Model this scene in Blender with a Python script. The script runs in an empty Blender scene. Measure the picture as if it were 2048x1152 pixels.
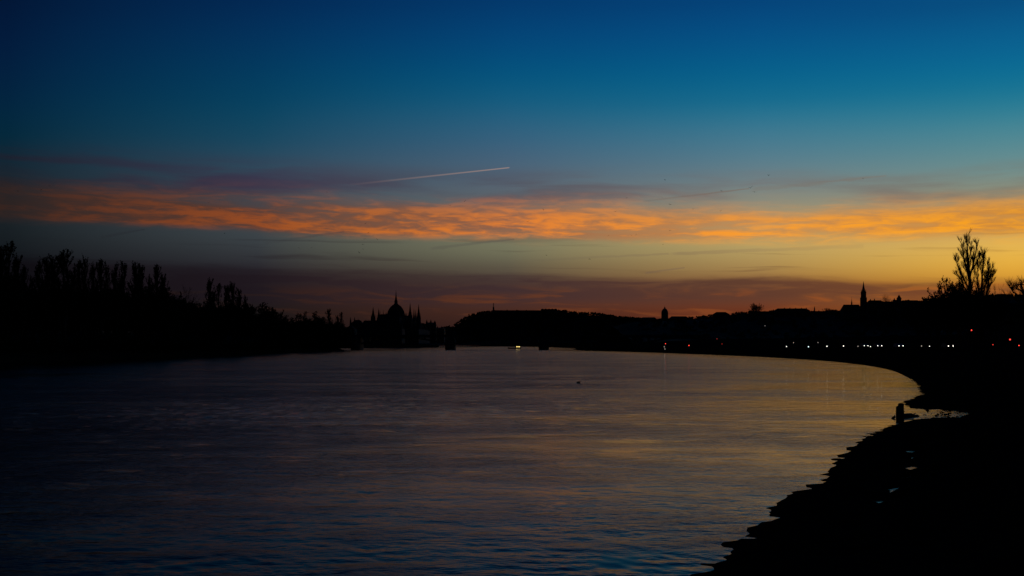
import bpy, math, random
import numpy as np
from mathutils import Vector, Matrix

R = math.radians
sc = bpy.context.scene
col = sc.collection
F = 2120.0          # focal length in photograph pixels (2048 wide)
HZ = 690.0          # horizon row
CH = 4.2            # eye height over the river

# ------------------------------------------------------------------ camera
cam_d = bpy.data.cameras.new('camera')
cam = bpy.data.objects.new('camera', cam_d); col.objects.link(cam)
cam.location = (0, 0, CH); cam.rotation_euler = (R(90), 0, 0)
cam_d.sensor_width = 36.0; cam_d.lens = 36.0 * F / 2048.0
cam_d.shift_y = (HZ - 576.0) / 2048.0
cam_d.clip_start = 0.1; cam_d.clip_end = 60000
sc.camera = cam
sc.view_settings.view_transform = 'Standard'; sc.view_settings.look = 'None'
sc.view_settings.exposure = 0; sc.view_settings.gamma = 1
sc.render.engine = 'CYCLES'
sc.cycles.max_bounces = 5; sc.cycles.diffuse_bounces = 1; sc.cycles.glossy_bounces = 3
sc.cycles.caustics_reflective = False; sc.cycles.caustics_refractive = False
SUN_AZ, SUN_EL = 31.0, 0.6      # sun just gone behind the hills, right of the frame

def lin(c):
    return tuple((v / 255 / 12.92 if v <= 10 else ((v / 255 + .055) / 1.055) ** 2.4) for v in c)

# ------------------------------------------------------------------ sky
w = bpy.data.worlds.new('World'); sc.world = w; w.use_nodes = True
nt = w.node_tree; nt.nodes.clear()
def N(t, **k):
    n = nt.nodes.new(t)
    for a, b in k.items(): setattr(n, a, b)
    return n
def put(sock, v):
    if hasattr(v, 'is_output') or isinstance(v, bpy.types.NodeSocket): nt.links.new(v, sock)
    else: sock.default_value = v
def M(op, a, b=0.0, c=0.0, clamp=False):
    n = N('ShaderNodeMath', operation=op, use_clamp=clamp)
    put(n.inputs[0], a); put(n.inputs[1], b); put(n.inputs[2], c)
    return n.outputs[0]
def MIX(f, a, b, mode='MIX'):
    n = N('ShaderNodeMix', data_type='RGBA', blend_type=mode)
    put(n.inputs[0], f); put(n.inputs[6], a); put(n.inputs[7], b)
    return n.outputs[2]
def SS(x, e0, e1):
    n = N('ShaderNodeMapRange', interpolation_type='SMOOTHSTEP')
    put(n.inputs[0], x); put(n.inputs[1], e0); put(n.inputs[2], e1); put(n.inputs[3], 0.0); put(n.inputs[4], 1.0)
    return n.outputs[0]
def XYZ(x, y, z=0.0):
    n = N('ShaderNodeCombineXYZ'); put(n.inputs[0], x); put(n.inputs[1], y); put(n.inputs[2], z); return n.outputs[0]
def NOI(v, scale=1.0, detail=6, rough=.55, dist=0.0):
    n = N('ShaderNodeTexNoise'); put(n.inputs['Vector'], v)
    n.inputs['Scale'].default_value = scale; n.inputs['Detail'].default_value = detail
    n.inputs['Roughness'].default_value = rough; n.inputs['Distortion'].default_value = dist
    return n.outputs[0]
def RAMP(x, stops, interp='LINEAR'):
    n = N('ShaderNodeValToRGB'); put(n.inputs[0], x); cr = n.color_ramp; cr.interpolation = interp
    stops = sorted(stops)
    cr.elements[0].position = stops[0][0]; cr.elements[0].color = (*stops[0][1], 1)
    cr.elements[1].position = stops[-1][0]; cr.elements[1].color = (*stops[-1][1], 1)
    for p, c in stops[1:-1]:
        e = cr.elements.new(p); e.color = (*c, 1)
    return n.outputs[0]

tc = N('ShaderNodeTexCoord'); sep = N('ShaderNodeSeparateXYZ'); nt.links.new(tc.outputs['Generated'], sep.inputs[0])
dx, dy, dz = sep.outputs
az = M('MULTIPLY', M('ARCTAN2', dx, dy), 180 / math.pi)
el = M('MULTIPLY', M('ARCSINE', dz), 180 / math.pi)
d0 = M('ABSOLUTE', M('SUBTRACT', az, SUN_AZ))
ds = M('MINIMUM', d0, M('SUBTRACT', 360.0, d0))          # degrees of azimuth from the sun
def EL(y, a): return math.degrees(math.atan((HZ - y) / F * math.cos(R(a))))
cols = [  # (distance from the sun in azimuth, azimuth, clear-sky colours down the column)
 (5.8, 25.2, {0:(0,76,128),100:(0,100,148),180:(0,115,147),250:(58,133,150),340:(108,143,143),400:(150,142,112),470:(222,178,92),510:(233,182,72),550:(222,160,52),590:(165,95,40),650:(112,52,25)}),
 (17.8, 13.2, {0:(0,68,125),100:(0,87,140),200:(0,110,145),260:(58,123,148),330:(92,128,143),400:(132,135,126),470:(190,167,104),500:(185,160,100),540:(168,132,75),570:(128,78,50),610:(115,55,32),650:(92,42,27)}),
 (31.2, -.1, {0:(0,57,110),100:(0,73,125),200:(0,95,130),280:(56,99,128),340:(78,100,120),400:(95,102,110),470:(122,122,97),500:(118,118,93),530:(95,88,72),570:(72,53,48),600:(82,47,35),650:(55,33,30)}),
 (44.5, -13.4, {0:(0,40,85),100:(0,53,95),200:(0,66,98),280:(20,73,98),330:(46,72,92),400:(60,71,81),470:(62,70,74),520:(45,46,52),550:(33,27,36),600:(29,26,27),650:(17,17,19)}),
 (56.5, -25.3, {0:(0,22,55),100:(0,27,62),200:(0,36,65),290:(0,42,59),330:(17,38,52),400:(25,34,42),460:(22,31,36),520:(14,18,25),560:(8,9,17),620:(5,5,8)}),
]
def column(a, tab, k=1.0):
    st = []
    for y, c in tab.items():
        st.append((EL(y, a) / 60, tuple(v * k for v in lin(c))))
    top = lin(tab[0])
    for e_, kg, kb in ((23, .45, .58), (29, .22, .34), (38, .11, .18), (60, .05, .08)): st.append((e_ / 60, (0.0, top[1] * k * kg, top[2] * k * kb)))
    low = st[max(range(len(tab)), key=lambda i: list(tab)[i])][1]
    st.append((0.0, tuple(v * .8 for v in low)))
    return RAMP(M('DIVIDE', el, 60.0), st, 'B_SPLINE')
sky = column(cols[0][1], cols[0][2], 1.04)
prev = cols[0][0]
for dd, a, tab in cols[1:]:
    f = N('ShaderNodeMapRange'); put(f.inputs[0], ds); f.inputs[1].default_value = prev; f.inputs[2].default_value = dd
    sky = MIX(f.outputs[0], sky, column(a, tab)); prev = dd
f = N('ShaderNodeMapRange'); put(f.inputs[0], ds); f.inputs[1].default_value = 56.5; f.inputs[2].default_value = 125
sky = MIX(f.outputs[0], sky, column(-25.3, cols[4][2], .3))

def byaz(*cs):      # a colour that fades with azimuth from the sun
    return RAMP(M('DIVIDE', ds, 130.0), [(p / 130, lin(c)) for p, c in zip((5.8, 17.8, 31.2, 44.5, 56.5, 120), cs)])
# tilted, stretched cloud coordinates
elT = M('ADD', el, M('MULTIPLY', az, .018))
warp = M('SUBTRACT', NOI(XYZ(M('MULTIPLY', az, .10), M('MULTIPLY', el, .35), 3.1), 1, 3), .5)
elW = M('ADD', elT, M('MULTIPLY', warp, .8))
def streaks(fx, fy, z, det=8, rough=.6, dist=.3):
    return NOI(XYZ(M('MULTIPLY', az, fx), M('MULTIPLY', elW, fy), z), 1, det, rough, dist)
n1 = streaks(.11, 1.0, 0.0, 6, .55); n2 = streaks(.24, 2.1, 7.7, 6, .55, .5); n3 = streaks(.055, .5, 4.2, 3); n4 = streaks(.75, 3.8, 9.9, 4, .6, .6)
wisp = M('ADD', M('ADD', M('MULTIPLY', n1, .50), M('MULTIPLY', n2, .38)), M('MULTIPLY', n4, .12))
# mauve veil over the top edge of the lit cloud
veil = M('MULTIPLY', M('MULTIPLY', SS(elW, 7.0, 7.9), M('SUBTRACT', 1.0, SS(elW, 8.3, 9.8))), SS(M('ADD', n1, M('MULTIPLY', n3, .6)), .66, .98))
sky = MIX(M('MULTIPLY', veil, .75), sky, byaz((120,118,108), (118,108,108), (80,76,88), (58,48,72), (34,26,40), (8,8,14)))
# the lit band
nearsun = SS(az, -5.0, 22.0)
band = M('MULTIPLY', SS(elW, M('SUBTRACT', 5.3, M('MULTIPLY', nearsun, .35)), M('ADD', 5.95, M('MULTIPLY', nearsun, .35))), M('SUBTRACT', 1.0, SS(elW, 6.7, 8.6)))
cover = M('MULTIPLY', band, SS(M('ADD', wisp, M('MULTIPLY', band, .26)), .43, .80))
fire = SS(M('ADD', M('MULTIPLY', n2, .6), M('MULTIPLY', n4, .4)), .41, .62)
hot = SS(elW, 7.5, 6.2)
lit = byaz((255,166,26), (255,160,48), (238,132,48), (152,76,36), (56,36,31), (10,9,12))
shade = byaz((208,138,58), (206,140,78), (150,98,72), (94,60,48), (42,34,34), (8,8,11))
cloud = MIX(M('MULTIPLY', fire, M('ADD', .55, M('MULTIPLY', hot, .45))), shade, lit)
sky = MIX(M('MULTIPLY', cover, .97), sky, cloud)
# thin dark streaks in the clear strip under the band, and the low purple bank
s5 = streaks(.09, 2.6, 15.3, 5, .5, .4)
thin = M('MULTIPLY', M('MULTIPLY', SS(el, 3.3, 3.9), M('SUBTRACT', 1.0, SS(el, 5.2, 6.2))), SS(s5, .56, .72))
purple = byaz((118,66,40), (92,58,46), (62,44,47), (29,22,30), (9,9,16), (3,3,6))
sky = MIX(M('MULTIPLY', thin, .4), sky, purple)
edge = M('ADD', M('SUBTRACT', 3.75, M('MULTIPLY', az, .018)), M('MULTIPLY', M('SUBTRACT', n1, .5), 1.1))
bank = M('MULTIPLY', M('SUBTRACT', 1.0, SS(el, M('SUBTRACT', edge, .28), M('ADD', edge, .22))), SS(el, 1.7, 2.7))
bank = M('MULTIPLY', bank, M('ADD', .62, M('MULTIPLY', SS(n2, .62, .42), .38)))
sky = MIX(M('MULTIPLY', bank, .9), sky, purple)
emb = byaz((190,100,36), (142,74,36), (104,56,34), (44,28,26), (12,9,11), (4,4,6))
low = M('MULTIPLY', M('MULTIPLY', SS(el, .9, 1.8), M('SUBTRACT', 1.0, SS(el, 2.4, 3.4))), SS(n2, .50, .66))
sky = MIX(M('MULTIPLY', low, .7), sky, emb)
# vapour trails: great circles, straight in u = x/y, v = z/y
yy = M('MAXIMUM', dy, .05); u = M('DIVIDE', dx, yy); v = M('DIVIDE', dz, yy); ahead = SS(dy, .1, .3)
def trail(p, q, w0, w1, a0, a1, colr, rag=0.0):
    (x0, y0), (x1, y1) = [((a - 1024) / F, (HZ - b) / F) for a, b in (p, q)]
    L = math.hypot(x1 - x0, y1 - y0); cx, cy = (x1 - x0) / L, (y1 - y0) / L
    du = M('SUBTRACT', u, x0); dv = M('SUBTRACT', v, y0)
    t = M('DIVIDE', M('ADD', M('MULTIPLY', du, cx), M('MULTIPLY', dv, cy)), L)
    n = M('ABSOLUTE', M('ADD', M('SUBTRACT', M('MULTIPLY', dv, cx), M('MULTIPLY', du, cy)), M('MULTIPLY', M('SUBTRACT', n4, .5), rag / F)))
    tcl = M('MINIMUM', M('MAXIMUM', t, 0.0), 1.0)
    wd = M('ADD', w0 / F, M('MULTIPLY', tcl, (w1 - w0) / F))
    al = M('ADD', a0, M('MULTIPLY', tcl, a1 - a0))
    m = M('MULTIPLY', M('SUBTRACT', 1.0, SS(M('DIVIDE', n, wd), .3, 1.0)), M('MULTIPLY', SS(t, -.02, .05), M('SUBTRACT', 1.0, SS(t, .985, 1.0))))
    global sky
    sky = MIX(M('MULTIPLY', M('MULTIPLY', m, al), ahead), sky, colr)
pale = byaz((214,176,150), (206,170,150), (196,160,142), (140,112,110), (60,50,52), (12,12,14))
trail((686, 371), (1021, 335), 3.0, 1.5, .0, .5, pale)
dark = byaz((140,112,86), (126,100,84), (78,70,72), (44,44,52), (22,24,30), (5,6,9))
trail((1285, 403), (1500, 377), 2.4, 2, .15, .5, dark, 4)
trail((1500, 379), (1775, 352), 8, 2.5, .2, .25, dark, 14)
trail((1060, 521), (1340, 508), 4, 3, .05, .25, dark, 6); trail((1340, 508), (1730, 492), 4, 6, .3, .1, dark, 8)
trail((525, 487), (690, 463), 4, 3, .1, .3, dark, 8); trail((860, 497), (1030, 478), 5, 3, .2, .35, dark, 8)
trail((200, 475), (290, 459), 4, 2, .2, .4, dark, 7); trail((1290, 546), (1370, 535), 3, 2, .3, .35, dark, 4)
nis = N('ShaderNodeTexSky', sky_type='NISHITA'); nis.sun_disc = False
nis.sun_elevation = R(SUN_EL); nis.sun_rotation = R(SUN_AZ); nis.air_density = 1.2; nis.dust_density = 1.5
bg1 = N('ShaderNodeBackground'); put(bg1.inputs[0], sky); bg1.inputs[1].default_value = .95
bg2 = N('ShaderNodeBackground'); put(bg2.inputs[0], nis.outputs[0]); bg2.inputs[1].default_value = .0012
ad = N('ShaderNodeAddShader'); nt.links.new(bg1.outputs[0], ad.inputs[0]); nt.links.new(bg2.outputs[0], ad.inputs[1])
wo = N('ShaderNodeOutputWorld'); nt.links.new(ad.outputs[0], wo.inputs[0])
w.cycles.sampling_method = 'NONE'

sl = bpy.data.lights.new('sun', 'SUN'); so = bpy.data.objects.new('sun', sl); col.objects.link(so)
sl.energy = 0.06; sl.color = (1, .55, .25); sl.angle = R(1.5)
so.rotation_euler = (R(90 - SUN_EL), 0, R(180 - SUN_AZ))

# ------------------------------------------------------------------ helpers
def tag(o, label=None, cat=None, group=None, kind=None):
    if label: o['label'] = label
    if cat: o['category'] = cat
    if group: o['group'] = group
    if kind: o['kind'] = kind
    return o
def empty(name, loc=(0, 0, 0), rz=0.0, **k):
    o = bpy.data.objects.new(name, None); col.objects.link(o); o.location = loc; o.rotation_euler = (0, 0, rz)
    return tag(o, **k)
def PX(x, y, D):
    return Vector(((x - 1024) / F * D, D, CH + (HZ - y) / F * D))
class MB:
    def __init__(s): s.v = []; s.f = []
    def add(s, vs, fs):
        b = len(s.v); s.v += [tuple(p) for p in vs]; s.f += [tuple(i + b for i in q) for q in fs]; return s
    def box(s, c, size, rz=0.0, taper=1.0):
        hx, hy, hz = size[0] / 2, size[1] / 2, size[2] / 2; co, si = math.cos(rz), math.sin(rz); vs = []
        for z, k in ((-hz, 1), (hz, taper)):
            for x, y in ((-hx, -hy), (hx, -hy), (hx, hy), (-hx, hy)):
                x *= k; y *= k; vs.append((c[0] + x * co - y * si, c[1] + x * si + y * co, c[2] + z))
        return s.add(vs, [(0, 3, 2, 1), (4, 5, 6, 7), (0, 1, 5, 4), (1, 2, 6, 5), (2, 3, 7, 6), (3, 0, 4, 7)])
    def lathe(s, c, prof, n=12, rot=0.0):
        vs = []; fs = []
        for r, z in prof:
            for i in range(n):
                a = rot + 2 * math.pi * i / n; vs.append((c[0] + r * math.cos(a), c[1] + r * math.sin(a), c[2] + z))
        for j in range(len(prof) - 1):
            for i in range(n):
                k = (i + 1) % n; fs.append((j * n + i, j * n + k, (j + 1) * n + k, (j + 1) * n + i))
        fs.append(tuple(range(n - 1, -1, -1))); fs.append(tuple((len(prof) - 1) * n + i for i in range(n)))
        return s.add(vs, fs)
    def tube(s, pts, rad, n=5):
        pts = [Vector(p) for p in pts]; vs = []; fs = []
        for i, p in enumerate(pts):
            t = (pts[min(i + 1, len(pts) - 1)] - pts[max(i - 1, 0)])
            if t.length < 1e-6: t = Vector((0, 0, 1))
            t.normalize(); a = t.cross(Vector((0.31, 0.95, 0.05)))
            if a.length < .05: a = t.cross(Vector((1, 0, 0)))
            a.normalize(); b = t.cross(a)
            for k in range(n):
                q = 2 * math.pi * k / n; vs.append(p + (a * math.cos(q) + b * math.sin(q)) * rad[i])
        for i in range(len(pts) - 1):
            for k in range(n):
                m = (k + 1) % n; fs.append((i * n + k, i * n + m, (i + 1) * n + m, (i + 1) * n + k))
        fs.append(tuple(range(n - 1, -1, -1))); fs.append(tuple((len(pts) - 1) * n + k for k in range(n)))
        return s.add(vs, fs)
    def gable(s, c, size, rz=0.0, hip=0.0):     # roof prism along local x, c at eaves centre
        hx, hy, h = size[0] / 2, size[1] / 2, size[2]; co, si = math.cos(rz), math.sin(rz)
        raw = [(-hx, -hy, 0), (hx, -hy, 0), (hx, hy, 0), (-hx, hy, 0), (-hx + hip, 0, h), (hx - hip, 0, h)]
        vs = [(c[0] + x * co - y * si, c[1] + x * si + y * co, c[2] + z) for x, y, z in raw]
        return s.add(vs, [(0, 3, 2, 1), (0, 1, 5, 4), (2, 3, 4, 5), (1, 2, 5), (3, 0, 4)])
    def leaf(s, p, d, size, rng):
        a = Vector((rng.uniform(-1, 1), rng.uniform(-1, 1), rng.uniform(-1, 1))).cross(d)
        if a.length < .01: a = Vector((1, 0, 0))
        a.normalize(); d = d.normalized()
        return s.add([p, p + d * size * .5 + a * size * .32, p + d * size, p + d * size * .5 - a * size * .32], [(0, 1, 2, 3)])
    def mesh(s, name, smooth=False):
        m = bpy.data.meshes.new(name); m.from_pydata(s.v, [], s.f); m.update()
        if smooth: m.polygons.foreach_set('use_smooth', [True] * len(m.polygons))
        return m
    def build(s, name, mat, parent=None, smooth=False, **k):
        m = s.mesh(name, smooth); m.materials.append(mat)
        o = bpy.data.objects.new(name, m); col.objects.link(o); o.parent = parent
        return tag(o, **k)
def linkcopy(o, parent=None):
    c = o.copy(); col.objects.link(c); c.parent = parent
    for ch in o.children: linkcopy(ch, c)
    return c

def mat(name, c, rough=.85, noise=0.0, scale=1.0, c2=None, emit=None, es=0.0, bump=0.0, spec=.3):
    m = bpy.data.materials.new(name); m.use_nodes = True; t = m.node_tree; b = t.nodes['Principled BSDF']
    b.inputs['Base Color'].default_value = (*c, 1); b.inputs['Roughness'].default_value = rough
    b.inputs['Specular IOR Level'].default_value = spec
    if c2 or bump:
        tcn = t.nodes.new('ShaderNodeTexCoord'); n = t.nodes.new('ShaderNodeTexNoise'); n.inputs['Scale'].default_value = scale
        n.inputs['Detail'].default_value = 5; t.links.new(tcn.outputs['Object'], n.inputs['Vector'])
        if c2:
            r = t.nodes.new('ShaderNodeValToRGB'); r.color_ramp.elements[0].position = .35; r.color_ramp.elements[1].position = .65
            r.color_ramp.elements[0].color = (*c, 1); r.color_ramp.elements[1].color = (*c2, 1)
            t.links.new(n.outputs[0], r.inputs[0]); t.links.new(r.outputs[0], b.inputs['Base Color'])
        if bump:
            bp = t.nodes.new('ShaderNodeBump'); bp.inputs['Strength'].default_value = bump; t.links.new(n.outputs[0], bp.inputs['Height'])
            t.links.new(bp.outputs[0], b.inputs['Normal'])
    if emit:
        b.inputs['Emission Color'].default_value = (*emit, 1); b.inputs['Emission Strength'].default_value = es
    return m
m_mud = mat('wet_mud', (.016, .014, .011), .95, c2=(.028, .024, .019), scale=.8, bump=.4, spec=.0)
m_earth = mat('dark_earth', (.022, .02, .015), .95, c2=(.03, .03, .018), scale=.05, spec=.0)
m_wood = mat('hill_wood', (.03, .035, .02), .95, c2=(.05, .05, .03), scale=.02, spec=.05)
m_bark = mat('bark', (.045, .036, .028), .95, c2=(.07, .06, .045), scale=2, spec=.05)
m_twig = mat('twigs', (.04, .032, .024), .95, c2=(.055, .045, .03), scale=.5, spec=.05)
m_leaf = mat('foliage', (.035, .05, .018), .9, c2=(.06, .06, .025), scale=.3, spec=.1)
m_stone = mat('limestone', (.13, .12, .10), .9, c2=(.10, .09, .08), scale=.2, spec=.1)
m_plaster = mat('ochre_plaster', (.13, .11, .08), .9, c2=(.10, .09, .07), scale=.1, spec=.1)
m_roof = mat('roof_tile', (.11, .05, .035), .85, c2=(.08, .045, .035), scale=.4, spec=.1)
m_slate = mat('slate_roof', (.05, .05, .055), .95, c2=(.04, .04, .04), scale=.4, spec=.0)
m_copper = mat('green_copper', (.10, .17, .13), .7, c2=(.07, .12, .10), scale=.3, spec=.2)
m_iron = mat('painted_iron', (.06, .065, .06), .6, c2=(.05, .05, .045), scale=.5)
m_asph = mat('asphalt', (.035, .035, .035), .95, c2=(.028, .028, .028), scale=1.5, spec=.0)
m_bronze = mat('bronze', (.05, .06, .05), .5, c2=(.04, .05, .045), scale=1)
m_timber = mat('weathered_timber', (.06, .045, .032), .85, c2=(.035, .028, .02), scale=6, bump=.5)
m_glassd = mat('dark_glass', (.01, .012, .014), .1, spec=.5)
m_bird = mat('bird_feather', (.02, .02, .022), .8, c2=(.03, .03, .03), scale=4)
m_carp = [mat('car_paint_' + n, c, .35, spec=.5) for n, c in (('grey', (.08, .085, .09)), ('red', (.15, .02, .02)), ('white', (.5, .5, .5)))]
m_rubber = mat('rubber', (.02, .02, .02), .9)
m_white = mat('lamp_white', (.8, .8, .8), .4, emit=(1, .95, .82), es=2.0)
m_cool = mat('lamp_cool', (.8, .8, .8), .4, emit=(.7, 1, .95), es=2.2)
m_dimw = mat('lamp_dim', (.8, .8, .8), .4, emit=(1, .85, .7), es=.4)
m_red = mat('lamp_red', (.5, .02, .02), .4, emit=(1, .06, .04), es=1.7)
m_head = mat('headlight', (.8, .8, .8), .3, emit=(1, .93, .8), es=3.6)
m_cabin = mat('lit_window', (.8, .7, .4), .4, emit=(1, .72, .22), es=2.2)
m_hull = mat('hull_paint', (.05, .055, .06), .5, c2=(.07, .07, .07), scale=.3)

# ------------------------------------------------------------------ river
rng = np.random.default_rng(4)
SHORE = [(-30, -40), (-14, -14), (-6.5, 2), (-1, 11), (3.4, 19.3), (5.4, 24), (8.2, 30.2), (10, 33.6), (13.9, 43.4), (17.1, 50), (20.3, 56), (23.6, 62), (25.6, 68),
         (29, 78), (34.3, 89), (40.4, 105), (45.4, 119), (59, 162), (68.5, 198), (77, 241), (83.4, 287), (86.5, 342), (87, 405), (83, 494), (77, 594), (63, 742), (55, 850), (58, 1000), (80, 1500), (40, 2600), (-150, 3700)]
def river():
    rows = np.concatenate([np.geomspace(5.0, 420, 820), np.geomspace(440, 7000, 60)])
    azs = np.concatenate([np.linspace(-80, -31, 40), np.linspace(-30.8, 28, 560), np.linspace(29, 80, 36)])
    A, D = np.meshgrid(np.radians(azs), rows)
    X = D * np.tan(np.clip(A, -1.3, 1.3)) ; Y = D
    far = np.abs(A) > R(32)
    X = np.where(np.abs(X) > 9000, np.sign(X) * 9000, X)
    dr = np.gradient(rows)[:, None] * np.ones_like(A)
    dt = np.maximum(np.abs(np.gradient(X, axis=1)), 1e-3)
    Z = np.zeros_like(X)
    patch = np.zeros_like(X)
    for k in range(14):                      # gust patches: slow changes in how ruffled the water is
        L = rng.uniform(14, 60); th = rng.uniform(0, math.pi); ph = rng.uniform(0, 6.28)
        patch += np.sin((X * math.cos(th) / 1.6 + Y * math.sin(th)) * 6.283 / L + ph) / 14 ** .5
    gain = np.clip(.85 + .35 * patch, .25, 1.8)
    for k in range(110):
        L = math.exp(rng.uniform(math.log(.2), math.log(2.6)))
        th = R(72) + rng.normal(0, .62)      # travelling mostly up and down the river
        amp = .0056 * L ** .95 * rng.uniform(.6, 1.3)
        if L > .7: amp *= (.7 / L) ** 1.15
        kx, ky = math.cos(th) * 6.283 / L, math.sin(th) * 6.283 / L
        samp = np.maximum(dr * abs(math.sin(th)), dt * abs(math.cos(th)))
        wgt = np.clip((L / samp - 2.2) / 2.5, 0, 1)
        warp = .35 * np.sin(X * .11 + Y * .07 + k) + .35 * np.sin(X * .05 - Y * .13 + 2 * k)
        Z += wgt * amp * np.sin(kx * X + ky * Y + warp * 3.0 + rng.uniform(0, 6.28)) * .5
    shx = np.interp(Y, [p[1] for p in SHORE if p[1] < 2000], [p[0] for p in SHORE if p[1] < 2000])
    ruf = np.clip((shx - X - 7) / 46, 0, 1)           # sheltered and calm under the right bank, ruffled in midstream
    ruf = .48 + 1.75 * ruf * ruf * (3 - 2 * ruf)
    lee = np.clip((X + 106) / 80, 0, 1)               # and in the lee of the island wood
    ruf *= .28 + .72 * lee * lee * (3 - 2 * lee)
    Z *= gain * .72 * ruf
    nr, nc = X.shape
    co = np.stack([X, Y, Z], -1).reshape(-1, 3)
    i = np.arange(nr * nc).reshape(nr, nc)
    q = np.stack([i[:-1, :-1], i[:-1, 1:], i[1:, 1:], i[1:, :-1]], -1).reshape(-1, 4)
    m = bpy.data.meshes.new('river'); m.vertices.add(len(co)); m.vertices.foreach_set('co', co.astype(np.float32).ravel())
    m.loops.add(q.size); m.loops.foreach_set('vertex_index', q.astype(np.int32).ravel())
    m.polygons.add(len(q)); m.polygons.foreach_set('loop_start', np.arange(0, q.size, 4, dtype=np.int32))
    m.polygons.foreach_set('use_smooth', np.ones(len(q), dtype=bool)); m.update(calc_edges=True)
    at = m.attributes.new('ruffle', 'FLOAT', 'POINT'); at.data.foreach_set('value', ruf.astype(np.float32).ravel())
    mt = bpy.data.materials.new('river_water'); mt.use_nodes = True; t = mt.node_tree; b = t.nodes['Principled BSDF']
    b.inputs['Base Color'].default_value = (.003, .005, .006, 1); b.inputs['Roughness'].default_value = .09; b.inputs['IOR'].default_value = 1.13
    g = t.nodes.new('ShaderNodeNewGeometry')
    def mp(scale, rot):
        n = t.nodes.new('ShaderNodeMapping'); n.inputs['Scale'].default_value = scale; n.inputs['Rotation'].default_value = (0, 0, rot)
        t.links.new(g.outputs['Position'], n.inputs[0]); return n.outputs[0]
    def noi(vec, s, det, ro=.55):
        n = t.nodes.new('ShaderNodeTexNoise'); n.inputs['Scale'].default_value = s; n.inputs['Detail'].default_value = det; n.inputs['Roughness'].default_value = ro
        t.links.new(vec, n.inputs['Vector']); return n.outputs[0]
    def ma(op, a, bb, cl=False):
        n = t.nodes.new('ShaderNodeMath'); n.operation = op; n.use_clamp = cl
        for s_, v_ in zip(n.inputs, (a, bb)):
            if isinstance(v_, float): s_.default_value = v_
            else: t.links.new(v_, s_)
        return n.outputs[0]
    gust = noi(mp((.5, 1, 1), .2), .075, 4, .65)
    gr = t.nodes.new('ShaderNodeMapRange'); t.links.new(gust, gr.inputs[0]); gr.inputs[1].default_value = .40; gr.inputs[2].default_value = .72; gr.inputs[3].default_value = .45; gr.inputs[4].default_value = 1.9
    h = ma('ADD', ma('MULTIPLY', noi(mp((.6, 1, 1), .35), 5.0, 5, .65), .032), ma('MULTIPLY', noi(mp((.5, 1, 1), -.25), .8, 4), .062))
    g2 = t.nodes.new('ShaderNodeMapRange'); t.links.new(noi(mp((.6, 1, 1), .1), .42, 5, .7), g2.inputs[0]); g2.inputs[1].default_value = .38; g2.inputs[2].default_value = .68; g2.inputs[3].default_value = .3; g2.inputs[4].default_value = 2.1
    an = t.nodes.new('ShaderNodeAttribute'); an.attribute_name = 'ruffle'
    h = ma('MULTIPLY', ma('MULTIPLY', h, gr.outputs[0]), ma('MULTIPLY', g2.outputs[0], an.outputs['Fac']))
    bp = t.nodes.new('ShaderNodeBump'); bp.inputs['Strength'].default_value = 1.0; bp.inputs['Distance'].default_value = .55
    t.links.new(h, bp.inputs['Height']); t.links.new(bp.outputs[0], b.inputs['Normal'])
    m.materials.append(mt)
    o = bpy.data.objects.new('river', m); col.objects.link(o); tag(o, kind='structure')
river()

# ------------------------------------------------------------------ land
def vnoise(x, y, seed=0):
    s = 0.0
    for k in range(5):
        f = .13 * 2.03 ** k; a = 1 / 1.75 ** k
        s += a * math.sin(x * f * 1.7 + y * f * .9 + seed * 1.3 + k * 2.1 + 1.5 * math.sin(y * f * 1.3 - x * f * .4 + k)) * math.cos(y * f * 1.5 - x * f * .6 + seed + k * 1.7)
    return s
def resample(path, step):
    pts = [Vector((p[0], p[1])) for p in path]; out = [pts[0]]
    # Catmull-Rom
    for i in range(len(pts) - 1):
        p0, p1, p2, p3 = pts[max(i - 1, 0)], pts[i], pts[i + 1], pts[min(i + 2, len(pts) - 1)]
        n = max(2, int((p2 - p1).length / step(p1.y)))
        for k in range(1, n + 1):
            t = k / n
            out.append(.5 * ((2 * p1) + (p2 - p0) * t + (2 * p0 - 5 * p1 + 4 * p2 - p3) * t * t + (3 * p1 - p0 - 3 * p2 + p3) * t ** 3))
    return out
def strip(name, path, side, prof, offs, step, amp, mt, seed):
    c = resample(path, step); mb = MB(); n = len(c)
    for i, p in enumerate(c):
        t = (c[min(i + 2, n - 1)] - c[max(i - 2, 0)]).normalized(); nn = Vector((t.y, -t.x)) * side
        for d in offs:
            q = p + nn * d
            z = np.interp(d, *prof)
            if name == 'river_bank':
                k = amp * (.05 + min(max(d + .6, 0), 2.2) * .05) if d < 9 else .06
                if q.y < 130: z += k * (.10 * vnoise(q.x * 3.0, q.y * 3.0, seed) + .34 * vnoise(q.x * 12.0, q.y * 12.0, seed + 3))
                if 50 < q.y < 78 and -1 < d < 7: z -= .42 * math.exp(-((q.y - 65) / 4.0) ** 2) * math.exp(-((d - 2) / 2.4) ** 2)
                if 27 < q.y < 47 and 1 < d < 6: z -= .21 * math.exp(-((d - 2.5) / .42) ** 2) * (1 + .5 * math.sin(q.y * 2.3) + .4 * math.sin(q.y * 5.1))
            else:
                z += amp * vnoise(q.x * .5, q.y * .5, seed) * (1 if d > 1 else .4)
            mb.v.append((q.x, q.y, z))
    m = len(offs)
    for i in range(n - 1):
        for j in range(m - 1):
            a = i * m + j; f = (a, a + 1, a + m + 1, a + m); mb.f.append(f if side > 0 else f[::-1])
    return mb.build(name, mt, smooth=True, kind='structure')
offs = [-14, -6, -3] + [round(-1.5 + .3 * i, 2) for i in range(30)] + [8.5, 10, 12, 16, 22, 27, 34, 41, 48, 70, 120, 220, 400, 900]
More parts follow.
